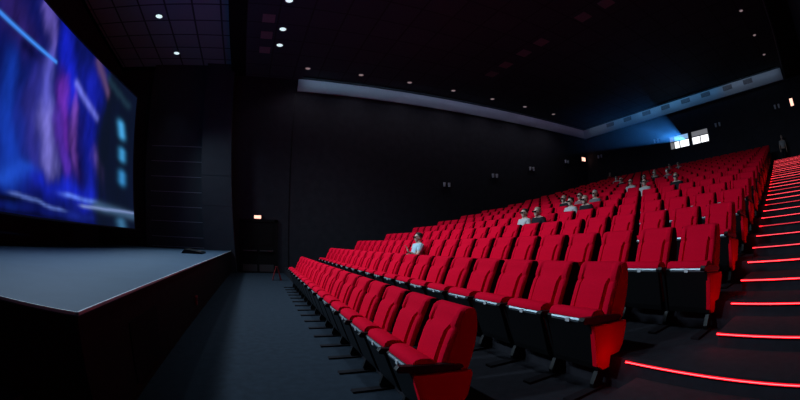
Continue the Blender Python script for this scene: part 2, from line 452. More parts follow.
# ------------------------------------------------------------------ seats
def seat_meshes():
    R = {}
    # backrest: side profile lofted across the width, with a raised centre pad and bolsters
    prof_f = [(-.165, .38), (-.152, .47), (-.132, .56), (-.104, .66), (-.066, .76), (-.038, .822), (-.028, .846), (-.017, .872), (.006, .925), (.026, .968), (.050, .988)]
    prof_b = [(.085, .998), (.13, .985), (.150, .95), (.160, .88), (.158, .80), (.142, .70), (.115, .60), (.08, .50), (.035, .41), (-.03, .365)]
    ys = [-.216, -.214, -.205, -.185, -.158, -.144, -.130, -.08, 0, .08, .130, .144, .158, .185, .205, .214, .216]
    mb = MB(); cols = []
    for y in ys:
        a = abs(y)
        edge = max(0, (a - .185) / .031) ** 3
        loop = []
        for (x, z) in prof_f:
            off = 0.0
            pad = 1 if .50 < z < .86 else 0
            if a <= .131 and pad: off -= .034
            elif .135 < a < .15 and z < .86: off += .034
            elif a >= .15: off -= .016 * (1 - min(1, edge))
            if .83 < z < .86: off += .014
            loop.append((x + off + edge * .016, y, z - edge * (.012 if z > .95 else 0)))
        for (x, z) in prof_b:
            loop.append((x - edge * .014, y, z - edge * (.012 if z > .93 else 0)))
        cols.append([mb.bm.verts.new(p) for p in loop])
    n = len(cols[0])
    for A, B in zip(cols, cols[1:]):
        for i in range(n):
            j = (i + 1) % n
            mb.bm.faces.new((A[i], A[j], B[j], B[i]))
    mb.bm.faces.new(cols[0]); mb.bm.faces.new(cols[-1][::-1])
    R['backrest'] = mb.mesh('backrest', M['red'], 38)
    # plain backrest for the distant block
    mb = MB(); mb.prism(prof_f[:-1:2] + prof_f[-1:] + prof_b[::2], -.216, .216); R['simple_back'] = mb.mesh('simple_back', M['red'])
    # side overlays whose dark colour paints in the shade between backrests
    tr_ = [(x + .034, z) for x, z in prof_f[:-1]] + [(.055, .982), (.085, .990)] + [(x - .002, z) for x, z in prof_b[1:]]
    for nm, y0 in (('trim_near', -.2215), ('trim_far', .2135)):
        mb = MB(); mb.prism(tr_, y0, y0 + .008); R[nm] = mb.mesh('side_overlay', M['side_shade'])
    mb = MB(); mb.prism(tr_, -.2215, -.2135); R['trim_red'] = mb.mesh('side_overlay', M['red'])
    # rear shell
    mb = MB()
    o = [(.163, .86), (.168, .78), (.150, .69), (.122, .59), (.088, .49), (.045, .40), (-.02, .345), (-.06, .345), (-.03, .362), (.035, .405), (.08, .495), (.115, .595), (.142, .695), (.158, .79)]
    mb.prism(o, -.20, .20); R['shell'] = mb.mesh('rear_shell', M['black'])
    # folded cushion and its pan, in hall-facing section
    def cushion(folded):
        if folded:
            f = [(-.318, .575), (-.310, .612), (-.285, .634), (-.24, .640), (-.17, .628), (-.135, .600), (-.118, .55), (-.10, .40), (-.075, .26), (-.10, .22), (-.15, .22), (-.17, .25)]
            p = [(-.336, .568), (-.322, .580), (-.305, .572), (-.158, .225), (-.145, .15), (-.172, .145), (-.205, .20)]
            t = [(-.340, .566), (-.332, .578), (-.318, .572), (-.324, .545), (-.334, .548)]
        else:
            f = [(-.50, .40), (-.51, .44), (-.49, .475), (-.44, .488), (-.30, .485), (-.12, .47), (-.09, .44), (-.10, .38), (-.30, .37), (-.48, .38)]
            p = [(-.50, .398), (-.48, .378), (-.10, .372), (-.09, .34), (-.14, .30), (-.40, .32), (-.495, .36)]
            t = [(-.506, .40), (-.496, .405), (-.49, .38), (-.498, .372), (-.506, .378)]
        if folded: f, p, t = [[(x - .048, z + .026) for x, z in q] for q in (f, p, t)]
        c = MB().prism(f, -.228, .228, .018).mesh('seat_cushion', M['red'], 40)
        pn = MB().prism(p, -.232, .232, .008)
        if folded:
            for q in (.25, .36, .47):
                x = -.220 - (q - .216) * .42
                pn.prism([(x - .012, q), (x, q), (x - .004, q + .012), (x - .016, q + .012)], -.20, .20)
        pn = pn.mesh('seat_pan', M['black'])
        tr = MB().prism(t, -.215, .175).mesh('front_trim', M['chrome'])
        x, z = (-.390, .582) if folded else (-.509, .39)
        pl = MB().box(x - .004, x + .004, -.03, .012, z - .012, z + .018).mesh('number_plate', M['plate'])
        return c, pn, tr, pl
    R['cush'], R['pan'], R['trim'], R['plate'] = cushion(True)
    R['cush_d'], R['pan_d'], R['trim_d'], R['plate_d'] = cushion(False)
    # armrest and the standard below it (sits in the gap at +y)
    R['arm'] = MB().prism([(-.43, .575), (-.44, .600), (-.42, .622), (-.10, .592), (.07, .562), (.085, .54), (.05, .525), (-.12, .545), (-.40, .57)], -.026, .026, .006).mesh('armrest', M['black'])
    R['std'] = MB().prism([(-.36, .575), (.05, .535), (.07, .40), (.0, .16), (-.10, .12), (-.18, .14), (-.26, .32)], -.014, .014).prism([(-.20, .16), (-.10, .14), (-.11, .04), (-.07, .0), (-.22, .0), (-.24, .06)], -.02, .02).mesh('standard', M['black'])
    R['foot'] = MB().box(-.52, .02, -.045, .045, 0.0005, .022, .006).mesh('foot_plate', M['black_cloth'])
    # upholstered end panel, standing out from the standard at the aisle end (-y side)
    R['end'] = MB().prism([(-.285, .525), (.155, .495), (.165, .46), (.135, .29), (.06, .19), (-.04, .135), (-.13, .135), (-.19, .18)], -.018, .018, .012).mesh('end_panel', M['red_vinyl'])
    R['end_edge'] = MB().prism([(-.315, .53), (-.285, .53), (-.19, .175), (-.225, .19)], -.022, .022, .004).mesh('panel_edge', M['red_vinyl'])
    return R
S = seat_meshes()

def make_seat(full=True, folded=True):
    t = bpy.data.objects.new('cinema_chair', None); t.empty_display_size = .1; COL.objects.link(t)
    sfx = '' if folded else '_d'
    link('backrest', S['backrest'], t)
    link('seat_cushion', S['cush' + sfx], t)
    link('side_overlay', S['trim_near'], t); link('side_overlay', S['trim_far'], t)
    pan = link('seat_pan', S['pan' + sfx], t)
    if full:
        link('rear_shell', S['shell'], t)
        link('front_trim', S['trim' + sfx], pan)
        link('number_plate', S['plate' + sfx], pan)
    a = link('armrest', S['arm'], t, (0, P / 2, 0))
    s = link('standard', S['std'], t, (0, P / 2, 0))
    if full: link('foot_plate', S['foot'], s)
    return t
def copy_tree(o, parent=None):
    c = o.copy(); COL.objects.link(c)
    if parent: c.parent = parent
    for ch in o.children: copy_tree(ch, c)
    return c
def seat_pos(k, n):
    return rowX0(k) - .226 + n * P, rowY(k) - .03, rowZ(k)

# who sits where: (row, seat from the aisle) -> look
OCC = {(3, 11): 'man', (5, 9): 'a', (5, 8): 'b', (7, 10): 'b', (6, 8): 'a', (7, 9): 'c', (6, 7): 'b', (7, 8): 'd',
       (13, 14): 'a', (11, 11): 'b', (10, 8): 'c', (9, 8): 'a', (12, 9): 'd', (8, 6): 'a', (11, 8): 'b', (15, 10): 'c', (15, 9): 'a',
       (8, 4): 'b', (11, 7): 'c'}

def build_seats():
    cam = Vector((0, 0, 1.47))
    allp = []
    for k in range(1, NROW + 1):
        for n in range(rowN(k)):
            X, Y, Z = seat_pos(k, n)
            allp.append(((W(X, Y, Z + .7) - cam).length, k, n))
    allp.sort()
    keep = [q for q in allp if (q[1], q[2]) in OCC]
    rest = [q for q in allp if (q[1], q[2]) not in OCC]
    near = keep + rest[:300 - len(keep)]; far = rest[300 - len(keep):]
    protos = {}
    for d, k, n in near:
        folded = (k, n) not in OCC
        full = k <= 6
        key = (full, folded)
        if key not in protos:
            t = protos[key] = make_seat(full, folded)
        else:
            t = copy_tree(protos[key])
        X, Y, Z = seat_pos(k, n)
        t.location = W(X, Y, Z)
        t['_k'] = 1
        del t['_k']
        rowname = 'front row' if k == 1 else '%s row from the front' % o_(k)
        if n == 0:
            lab = {1: 'red cinema seat at the near aisle end of the front row',
                   2: 'red cinema seat at the aisle end of the second row, red side panel lit'}.get(k, 'red cinema seat at the aisle-step end of the %s' % rowname)
        elif n == rowN(k) - 1:
            lab = 'red cinema seat at the far wall end of the %s' % rowname
        else:
            lab = 'red %s cinema seat, %s from the aisle steps in the %s' % ('folded' if folded else 'occupied', o_(n + 1), rowname)
        tag(t, lab, 'seat', 'red cinema seats in raked rows')
    # aisle end fittings are added after copying, as children of the end seats only
    for t in [o for o in COL.objects if o.name.split('.')[0] == 'cinema_chair' and o.parent is None]:
        if 'aisle' in t['label'] and (' at the near aisle end' in t['label'] or ' at the aisle' in t['label']):
            y = -.228
            link('armrest', S['arm'], t, (-.05, y, .015))
            s = link('standard', S['std'], t, (-.03, y, 0)); link('foot_plate', S['foot'], s)
            e = link('end_panel', S['end'], t, (-.06, y - .020, .028))
            link('panel_edge', S['end_edge'], e, (0, -.001, 0))
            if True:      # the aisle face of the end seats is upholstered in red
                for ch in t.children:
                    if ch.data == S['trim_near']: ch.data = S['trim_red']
        elif ' at the far wall end' in t['label'] and 'front row' in t['label']:
            e = link('end_panel', S['end'], t, (0, P / 2 + .034, 0)); link('panel_edge', S['end_edge'], e)
    # the remaining, smallest seats at the back
    bm = bmesh.new()
    for d, k, n in far:
        X, Y, Z = seat_pos(k, n)
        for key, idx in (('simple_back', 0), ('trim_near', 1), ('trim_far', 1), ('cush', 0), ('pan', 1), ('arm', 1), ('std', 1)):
            me = S[key].copy()
            off = W(X, Y, Z)
            if key in ('arm', 'std'): off = off + Vector((0, P / 2, 0))
            me.transform(Matrix.Translation(off))
            nf = len(bm.faces)
            bm.from_mesh(me)
            bm.faces.ensure_lookup_table()
            for f in bm.faces[nf:]: f.material_index = idx
            bpy.data.meshes.remove(me)
        if n == 0:
            me = S['end'].copy(); me.transform(Matrix.Translation(W(X - .248, Y - .06, Z + .028))); bm.from_mesh(me); bpy.data.meshes.remove(me)
    me = bpy.data.meshes.new('distant_seating'); bm.to_mesh(me); bm.free()
    me.materials.append(M['red']); me.materials.append(M['black'])
    o = link('distant_seating', me)
    tag(o, 'rows of small red cinema seats farthest back by the rear wall', 'seats', None, 'stuff')
build_seats()

# ------------------------------------------------------------------ ceiling fittings
def downlight(X, Y, label, group, lens, z=HC, r=.11):
    t = thing('downlight', label, 'ceiling light', W(X, Y, z), group)
    MB().ring((0, 0, 0.0), r, r + .035, .02).build('ring', M['ring'], t)
    MB().disc((0, 0, .0), r, .012).build('lens', M[lens], t)
    return t
def build_ceiling():
    downlight(12.32, -5.0, 'white downlight in the stage ceiling, nearer of two', 'stage downlights', 'lens_white', HS, r=.15)
    downlight(15.52, -4.72, 'white downlight in the stage ceiling, farther one above the wall panel', 'stage downlights', 'lens_white', HS, r=.14)
    for X, nm in ((10.42, 'at the top edge of the picture, nearest of three in line'), (12.36, 'middle of three in line near the stage slot'), (13.65, 'farthest of three in line near the stage slot')):
        downlight(X, .25, 'white downlight ' + nm, 'front ceiling downlights', 'lens_white', r=.13)
    for i, Y in enumerate((1.77, 4.37, 6.91, 9.44, 12.01, 14.48, 17.0)):
        downlight(15.6, Y, 'dim downlight above the left coving strip, %s from the stage' % o_(i + 1), 'dim downlights along the left coving', 'lens_dim')
    for i, Y in enumerate((14.38, 16.84, 19.27)):
        downlight(1.08, Y, 'faint reddish downlight beside the right soffit, %s toward the back wall' % o_(i + 1), 'faint downlights beside the right soffit', 'lens_dim', r=.09)
    vs = [(11.69, -.36, 'nearest of the column beside the stage slot'), (12.93, -.36, 'middle of the column beside the stage slot'), (14.19, -.36, 'farthest of the column beside the stage slot'),
          (5.57, 10.04, 'nearest of the long line across the hall'), (6.81, 10.06, 'second of the long line across the hall'), (9.27, 10.05, 'third of the long line across the hall'),
          (10.43, 10.05, 'fourth of the long line across the hall'), (11.8, 10.07, 'fifth of the long line across the hall'), (12.94, 10.08, 'farthest of the long line across the hall')]
    for X, Y, nm in vs:
        t = thing('ceiling_vent', 'square grey ceiling vent, ' + nm, 'vent', W(X, Y, HC), 'square ceiling vents')
        MB().box(-.24, .24, -.27, .27, -.02, 0).build('frame', M['vent'], t)
        g = MB()
        for q in range(5): g.box(-.2, .2, -.2 + q * .09, -.15 + q * .09, -.028, -.02)
        g.build('louvre', M['vent'], t)
    for i, X in enumerate((14.27, 12.68, 11.01, 9.41, 7.79, 6.21, 4.52, 2.97)):
        t = thing('vent_grille', 'dark grille in the back coving strip, %s from its left end' % o_(i + 1), 'vent', W(X, YB - .1, 9.17), 'grilles in the back coving strip')
        MB().hbox(-.34, .34, -.015, 0, -.13, .13).build('frame', M['vent_dark'], t)
        g = MB()
        for q in range(5): g.hbox(-.31, .31, -.022, -.015, -.11 + q * .05, -.085 + q * .05)
        g.build('louvre', M['vent'], t)
build_ceiling()

# ------------------------------------------------------------------ wall fittings
def sconce(loc, axis, label, group):
    t = thing('wall_light', label, 'wall light', loc, group)
    MB().box(-.04, 0, -.22, .22, -.03, .03).build('back_plate', M['black'], t)
    for s in (-1, 1):
        MB().tube((-.09, s * .14, -.11), (-.09, s * .14, .11), .065, .075, 14).build('shade', M['sconce'], t)
    t.rotation_euler.z = axis
    return t
def build_walls():
    names = ['nearest the stage', 'second from the stage', 'third from the stage', 'fourth from the stage, before the lit sign', 'by the back corner past the lit sign']
    for i, (Y, Z) in enumerate(((9.59, 4.49), (12.83, 5.21), (15.84, 5.89), (18.9, 6.62), (21.0, 7.15))):
        pass
    for i, (Y, Z) in enumerate(((9.59, 4.49), (12.83, 5.21), (15.84, 5.89), (19.35, 6.72))):
        sconce(W(XW, Y, Z), PI / 2, 'small twin wall light on the left wall, ' + names[i], 'twin lights on the left wall')
    sconce(W(15.6, YB, 7.12), 0, 'small twin wall light on the back wall beside the left corner', 'twin lights on the back wall')
    sconce(W(10.58, YB, 7.22), 0, 'small twin wall light on the back wall left of the lit windows', 'twin lights on the back wall')
    sconce(W(5.82, YB, 7.23), 0, 'small twin wall light on the back wall right of the lit windows', 'twin lights on the back wall')
    sconce(W(1.4, YB, 7.37), 0, 'small twin wall light on the back wall above the aisle top', 'twin lights on the back wall')
    # exit signs
    def sign(loc, rz, label, w=.42, h=.2):
        t = thing('exit_sign', label, 'sign', loc, 'lit exit signs'); t.rotation_euler.z = rz
        MB().box(-.08, 0, -w / 2, w / 2, -h / 2, h / 2, .012).build('case', M['metal_dark'], t)
        MB().box(-.088, -.079, -w / 2 + .04, w / 2 - .04, -h / 2 + .03, h / 2 - .03).build('face', M['exit'], t)
        return t
    sign(W(XW, -.02, 2.52), PI / 2, 'small lit exit sign glowing above the dark door by the stage', .40, .20)
    sign(W(XW, 21.35, 7.12), PI / 2, 'small lit sign high in the far left back corner', .5, .34)
    sign(W(.30, YB, 7.40), 0, 'small lit sign on the back wall above the aisle steps', .30, .46)
    # door in the left wall
    d = MB().hbox(XW - .07, XW, -.86, -.74, 0, 2.42).hbox(XW - .07, XW, .80, .92, 0, 2.42).hbox(XW - .07, XW, -.86, .92, 2.30, 2.42).build('door_1', M['door'])
    struct(d)
    for Y0, Y1_ in ((-.73, .02), (.04, .79)):
        lf = MB().hbox(XW - .05, XW, Y0, Y1_, 0.01, 2.29).hbox(XW - .06, XW - .05, Y0 + .1, Y1_ - .1, 1.25, 2.15).build('door_leaf', M['door'], d)
        MB().hbox(XW - .11, XW - .08, Y0 + .06, Y1_ - .06, .98, 1.03).hbox(XW - .10, XW - .05, Y0 + .06, Y0 + .1, .97, 1.04).hbox(XW - .10, XW - .05, Y1_ - .1, Y1_ - .06, .97, 1.04).build('push_bar', M['metal_dark'], lf)
        MB().hbox(XW - .056, XW - .05, Y0 + .04, Y1_ - .04, .06, .38).build('kick_plate', M['metal_dark'], lf)
    # projection booth windows
    for i, (xa, xb) in enumerate(((8.10, 9.62), (6.62, 7.92))):
        w = MB().hbox(xa, xb, YB - .03, YB + .12, 6.42, 6.46).hbox(xa, xb, YB - .03, YB + .12, 7.22, 7.26).hbox(xa, xa + .04, YB - .03, YB + .12, 6.42, 7.26).hbox(xb - .04, xb, YB - .03, YB + .12, 6.42, 7.26)
        zm = 6.90
        w.hbox(xa, xb, YB - .01, YB + .10, zm - .02, zm + .02)
        mid = (xa + xb) / 2
        w.hbox(mid - .025, mid + .025, YB - .01, YB + .10, 6.42, zm)
        if i == 0: w.hbox(9.26, 9.30, YB - .01, YB + .10, 6.42, 7.26)
        w = struct(w.build('window_%d' % (i + 1), M['frame']))
        if i == 0:
            MB().hbox(xa + .04, 9.26, YB + .05, YB + .06, zm + .02, 7.22).build('pane', M['pane_blue'], w)
            MB().hbox(9.30, xb - .04, YB + .05, YB + .06, 6.46, 7.22).build('pane', M['pane_dim'], w)
            MB().hbox(mid + .025, 9.26, YB + .05, YB + .06, 6.46, zm - .02).build('pane', M['pane'], w)
            MB().hbox(xa + .04, mid - .025, YB + .05, YB + .06, 6.46, zm - .02).build('pane', M['pane'], w)
        else:
            MB().hbox(xa + .04, xb - .04, YB + .05, YB + .06, zm + .02, 7.22).build('pane', M['pane_dim'], w)
            MB().hbox(xa + .04, mid - .025, YB + .05, YB + .06, 6.46, zm - .02).build('pane', M['pane'], w)
            MB().hbox(mid + .025, xb - .04, YB + .05, YB + .06, 6.46, zm - .02).build('pane', M['pane'], w)
    # small red stand past the far end of the front row
    s = thing('floor_stand', 'small red folding stand on the floor past the far front seats', 'stand', W(13.9, .72, 0))
    for q in (-1, 1):
        MB().prism([(q * .15 - .02, .0005), (q * .17 + .02, .0005), (q * .02 + .015, .52), (q * .02 - .015, .52)], -.12, .12).build('panel', M['red_stand'], s)
build_walls()

# ------------------------------------------------------------------ people
def skin_mesh(chains, levels=1):
    """chains: list of [(x,y,z,r) ...]; a chain whose first point repeats an earlier point joins there"""
    bm = bmesh.new(); sk = bm.verts.layers.skin.verify()
    pts = {}
    first = None
    for ch in chains:
        prev = None
        for p in ch:
            key = tuple(round(c, 4) for c in p[:3])
            v = pts.get(key)
            if v is None:
                v = bm.verts.new(p[:3]); pts[key] = v
                r = p[3]; v[sk].radius = r if isinstance(r, tuple) else (r, r)
                if first is None: first = v; v[sk].use_root = True
            if prev is not None and prev is not v and not bm.edges.get((prev, v)):
                bm.edges.new((prev, v))
            prev = v
    me = bpy.data.meshes.new('skin'); bm.to_mesh(me); bm.free()
    o = bpy.data.objects.new('skin_tmp', me); COL.objects.link(o)
    md = o.modifiers.new('s', 'SKIN'); md.use_smooth_shade = True
    sd = o.modifiers.new('d', 'SUBSURF'); sd.levels = levels; sd.render_levels = levels
    return bake(o)
def bake(o):
    dg = bpy.context.evaluated_depsgraph_get(); dg.update()
    me = bpy.data.meshes.new_from_object(o.evaluated_get(dg))
    old = o.data
    bpy.data.objects.remove(o); bpy.data.meshes.remove(old)
    return me
def merge(meshes, voxel, smooth=4):
    bm = bmesh.new()
    for m in meshes: bm.from_mesh(m)
    loose = [v for v in bm.verts if not v.link_faces or any(not e.link_faces for e in v.link_edges)]
    bmesh.ops.delete(bm, geom=loose, context='VERTS')
    bmesh.ops.holes_fill(bm, edges=[e for e in bm.edges if e.is_boundary], sides=0)
    bmesh.ops.recalc_face_normals(bm, faces=bm.faces[:])
    me = bpy.data.meshes.new('merge'); bm.to_mesh(me); bm.free()
    o = bpy.data.objects.new('merge_tmp', me); COL.objects.link(o)
    r = o.modifiers.new('r', 'REMESH'); r.mode = 'VOXEL'; r.voxel_size = voxel; r.use_smooth_shade = True
    if smooth:
        k = o.modifiers.new('k', 'SMOOTH'); k.factor = .5; k.iterations = smooth
    return bake(o)
def ball(c, r, sub=3):
    bm = bmesh.new(); bmesh.ops.create_icosphere(bm, subdivisions=sub, radius=1)
    for v in bm.verts: v.co = Vector((c[0] + v.co.x * r[0], c[1] + v.co.y * r[1], c[2] + v.co.z * r[2]))
    me = bpy.data.meshes.new('ball'); bm.to_mesh(me); bm.free(); return me
def head_meshes(h, tilt=0.0):
    """skull, jaw, nose, brow, ears, lips around head centre h, looking along -x"""
    x, y, z = h
    L = [ball((x + .012, y, z + .025), (.098, .076, .092)), ball((x - .035, y, z - .045), (.058, .056, .068)),
         ball((x - .055, y, z - .088), (.030, .034, .024)), ball((x - .080, y, z + .028), (.020, .056, .014)),
         ball((x - .098, y, z - .016), (.020, .012, .013)), ball((x - .090, y, z + .004), (.012, .009, .026)),
         ball((x - .086, y, z - .050), (.012, .024, .006)), ball((x - .084, y, z - .062), (.012, .022, .007))]
    for s in (-1, 1):
        L += [ball((x + .004, y + s * .078, z - .008), (.019, .010, .031)), ball((x - .060, y + s * .038, z - .022), (.026, .024, .024))]
    return L
def hand(w, d, up, side):
    """palm + four unequal bent fingers + thumb; w wrist, d pointing direction, up palm-back normal, side = thumb side"""
    w, d, up, side = Vector(w), Vector(d).normalized(), Vector(up).normalized(), Vector(side).normalized()
    P_ = lambda a, b, c: tuple(w + d * a + side * b + up * c)
    out = [[(*P_(0, 0, 0), .026), (*P_(.045, 0, 0), (.036, .018)), (*P_(.085, 0, .002), (.038, .016))]]
    for b, ln in ((.030, .070), (.010, .080), (-.010, .074), (-.029, .058)):
        out.append([(*P_(.085, 0, .002), .016), (*P_(.092, b, .003), .0095), (*P_(.092 + ln * .5, b, -.004), .009), (*P_(.092 + ln * .85, b, -.022), .008), (*P_(.092 + ln * .95, b, -.040), .007)])
    out.append([(*P_(.045, 0, 0), .02), (*P_(.045, .036, -.006), .012), (*P_(.070, .055, -.014), .011), (*P_(.098, .060, -.020), .009)])
    return out
def seated(pose):
    """body of a person sitting in a seat, local to the seat (x back, z up from the tread)"""
    hx, hz = (-.185, 1.115) if pose != 'lean' else (-.30, 1.09)
    cx = -.185 if pose != 'lean' else -.255
    pel, spi, che, nec = (-.30, 0, .60), (-.245, 0, .72), (cx, 0, .885), (hx + .02, 0, .995)
    body = [[(*pel, (.150, .125)), (*spi, (.140, .115)), (*che, (.150, .115)), (*nec, .052), (hx, 0, hz - .04, .055)]]
    sh, leg, sl = [], [], []
    for s in (-1, 1):
        shd = (cx + .005, s * .165, .905)
        if pose == 'man' and s == -1:
            elb, wri, hd = (-.33, s * .245, .665), (-.545, s * .205, .76), ((-.35, .02, 1.0), (.9, 0, .35), (-.3, 0, .9))
        elif pose == 'cross':
            elb, wri, hd = (-.28, s * .235, .69), (-.44, s * .07, .735), ((-.6, -s * .8, 0), (-.7, 0, .6), (0, 0, 1))
        else:
            elb, wri, hd = (-.24, s * .245, .66), (-.47, s * .225, .675), ((-1, 0, -.05), (0, 0, 1), (0, -s, 0))
        arm = [(*che, .12), (*shd, .072), (elb[0] * .45 + shd[0] * .55, s * .215, elb[2] * .45 + shd[2] * .55, .054), (*elb, .045), (*[(a + b) / 2 for a, b in zip(elb, wri)], .041), (*wri, .028)]
        body.append(arm)
        hm = hand(wri, *hd)
        hm[0][0] = (*wri, .028)
        body += hm
        hip, kn, an, toe = (-.33, s * .10, .585), (-.74, s * .15, .575), (-.73, s * .13, .12), (-.84, s * .14, .045)
        body.append([(*pel, .15), (*hip, .095), ((hip[0] + kn[0]) / 2, s * .13, .585, .082), (*kn, .062), (-.75, s * .14, .38, .058), (*an, .040), (*toe, .034)])
        leg.append((hip, kn, an, toe, s)); sl.append((shd, elb, s))
    return body, (hx, 0, hz), leg, sl, pel, spi, che, nec
def standing():
    hz = 1.60
    pel, spi, che, nec = (0, 0, .95), (-.01, 0, 1.10), (0, 0, 1.30), (-.005, 0, 1.45)
    body = [[(*pel, (.155, .115)), (*spi, (.138, .105)), (*che, (.155, .115)), (*nec, .052), (-.015, 0, hz - .04, .055)]]
    leg, sl = [], []
    for s in (-1, 1):
        shd, elb, wri = (.005, s * .18, 1.34), (.03, s * .245, 1.07), (-.05, s * .25, .84)
        body.append([(*che, .12), (*shd, .072), (.02, s * .22, 1.2, .054), (*elb, .045), (-.01, s * .25, .95, .041), (*wri, .028)])
        hm = hand(wri, (-.15, 0, -1), (0, s, 0), (-1, 0, 0)); hm[0][0] = (*wri, .028); body += hm
        hip, kn, an, toe = (0, s * .09, .90), (-.01, s * .10, .50), (.02, s * .105, .10), (-.11, s * .125, .04)
        body.append([(*pel, .15), (*hip, .095), (0, s * .095, .7, .082), (*kn, .060), (.01, s * .10, .34, .056), (*an, .040), (*toe, .034)])
        leg.append((hip, kn, an, toe, s)); sl.append((shd, elb, s))
    return body, (-.015, 0, hz), leg, sl, pel, spi, che, nec
PM = {}
def person_meshes(pose, voxel):
    if (pose, voxel) in PM: return PM[(pose, voxel)]
    body, h, leg, sl, pel, spi, che, nec = standing() if pose == 'stand' else seated(pose)
    R = {'h': h}
    R['body'] = merge([skin_mesh(body)] + head_meshes(h), voxel, 3)
    v2 = max(voxel, .010)
    top = [[(*pel, (.162, .137)), (*spi, (.156, .131)), (*che, (.166, .131)), (che[0] * .4 + nec[0] * .6, 0, che[2] * .45 + nec[2] * .55, .085)]]
    for shd, elb, s in sl:
        mid = [a * .35 + b * .65 for a, b in zip(shd, elb)]
        top.append([(*che, .13), (*shd, .088), (*[(a + b) / 2 for a, b in zip(shd, elb)], .072), (*mid, .068)])
    R['shirt'] = merge([skin_mesh(top)], v2)
    low = [[(pel[0], 0, pel[2] - .02, (.168, .142)), (pel[0], 0, pel[2] - .06, .13)]]
    shoes = []
    for hip, kn, an, toe, s in leg:
        low.append([(pel[0], 0, pel[2] - .02, .15), (*hip, .108), (*[(a + b) / 2 for a, b in zip(hip, kn)], .096), (*kn, .078), (*[(a + b) / 2 for a, b in zip(kn, an)], .070), (*an, .060)])
        shoes.append(skin_mesh([[(an[0] + .04, an[1], .045, .045), (*toe, (.047, .044)), (toe[0] - .05, toe[1], .038, .038)]]))
    R['trousers'] = merge([skin_mesh(low)], v2)
    R['shoe'] = shoes
    # hair: a shell over crown, back and sides of the skull
    x, y, z = h
    bm = bmesh.new(); bmesh.ops.create_icosphere(bm, subdivisions=4, radius=1)
    for v in bm.verts:
        n = v.co.copy(); k = 1 + .02 * math.sin(n.x * 23 + n.z * 17) * math.sin(n.y * 19)
        v.co = Vector((x + .018 + n.x * .107 * k, y + n.y * .086 * k, z + .036 + n.z * .094 * k))
    kill = [v for v in bm.verts if (v.co.x - x) < -.055 + max(0, (z + .06 - v.co.z)) * 1.5 and v.co.z < z + .085 or v.co.z < z - .055]
    bmesh.ops.delete(bm, geom=kill, context='VERTS')
    me = bpy.data.meshes.new('hair'); bm.to_mesh(me); bm.free()
    for p in me.polygons: p.use_smooth = True
    R['hair'] = me
    g = MB()
    for s in (-1, 1):
        g.box(x - .118, x - .106, y + s * .036 - .030, y + s * .036 + .030, z - .012, z + .030, .004)
        g.box(x - .112, x + .02, y + s * .080 - .003, y + s * .080 + .003, z + .012, z + .024)
        g.box(x - .114, x - .100, y + s * .068 - .014, y + s * .068 + .014, z + .008, z + .026)
    g.box(x - .117, x - .108, y - .012, y + .012, z + .010, z + .022)
    R['glasses'] = g.mesh('glasses', M['lensglass'])
    PM[(pose, voxel)] = R
    return R
def cloth(name, col): return mat(name, col, .9, noise=.12, nscale=18, bump=.1, spec=.1)
SHIRT = {'pale_blue': cloth('pale_blue_shirt', (.42, .60, .68)), 'white': cloth('white_shirt', (.52, .50, .50)), 'grey': cloth('grey_shirt', (.16, .155, .165)),
         'black': cloth('black_jacket', (.02, .02, .024)), 'red': cloth('red_jacket', (.50, .03, .05)), 'pink': cloth('pale_pink_top', (.28, .14, .15))}
TROUS = cloth('dark_trousers', (.018, .02, .03)); SHOE = mat('black_shoe', (.012, .012, .012), .5)
for k_, c_ in (('hair_dark', (.018, .013, .011)), ('hair_fair', (.34, .27, .20)), ('hair_grey', (.36, .35, .34))):
    M[k_] = mat(k_, c_, .6, noise=.4, nscale=60)
def person(pose, loc, shirt, hair, label, voxel=.013, rz=0, group=None, glasses=True, sc=.89):
    R = person_meshes(pose, voxel)
    bd = R['body']
    if not bd.materials: bd.materials.append(M['skin'])
    o = link('person', bd, None, loc, rz)
    sidx = 0
    for nm, m in (('shirt', SHIRT[shirt]), ('trousers', TROUS), ('shoe', SHOE), ('shoe', SHOE), ('hair', M[hair])):
        me = R[nm]
        if nm == 'shoe':
            me = R[nm][sidx]; sidx += 1
        if not me.materials: me.materials.append(m)
        c = link(nm, me, o)
        c.material_slots[0].link = 'OBJECT'; c.material_slots[0].material = m
    o.scale = (sc, sc, sc)
    if pose != 'stand': o.location = Vector(loc) + Vector((-.05, -.05 if pose == 'man' else 0, .052))
    if glasses: link('glasses', R['glasses'], o)
    tag(o, label, 'person', group)
    return o
LOOKS = {'man': ('man', 'pale_blue', 'hair_dark'), 'a': ('rest', 'white', 'hair_dark'), 'b': ('lean', 'black', 'hair_fair'), 'c': ('cross', 'pink', 'hair_dark'), 'd': ('cross', 'grey', 'hair_grey')}
def build_people():
    inv = {}
    for (k, n), look in sorted(OCC.items()):
        X, Y, Z = seat_pos(k, n)
        pose, sh, hr = LOOKS[look]
        what = {'black': 'black jacket', 'white': 'white shirt', 'pink': 'pale pink top', 'grey': 'grey shirt', 'pale_blue': 'pale blue shirt'}[sh]
        if look == 'man':
            lab = 'person in pale blue shirt and dark glasses, hand raised, alone in the third row'
        else:
            lab = 'person in %s and dark glasses, %s row, %s seat from the aisle' % (what, o_(k), o_(n + 1))
        person(pose, W(X, Y, Z + .002), sh, hr, lab, .0085 if look == 'man' else .014, 0, None if look == 'man' else 'seated audience in dark glasses')
    zt = rowZ(NROW) + .002
    person('stand', W(14.45, 21.1, zt), 'red', 'hair_dark', 'person in a red jacket standing beyond the left end of the last row', .014, PI * .5, None, False)
    person('stand', W(1.52, 21.2, zt), 'white', 'hair_fair', 'person in a white top standing at the head of the aisle steps', .014, PI * .1, None, False)
build_people()

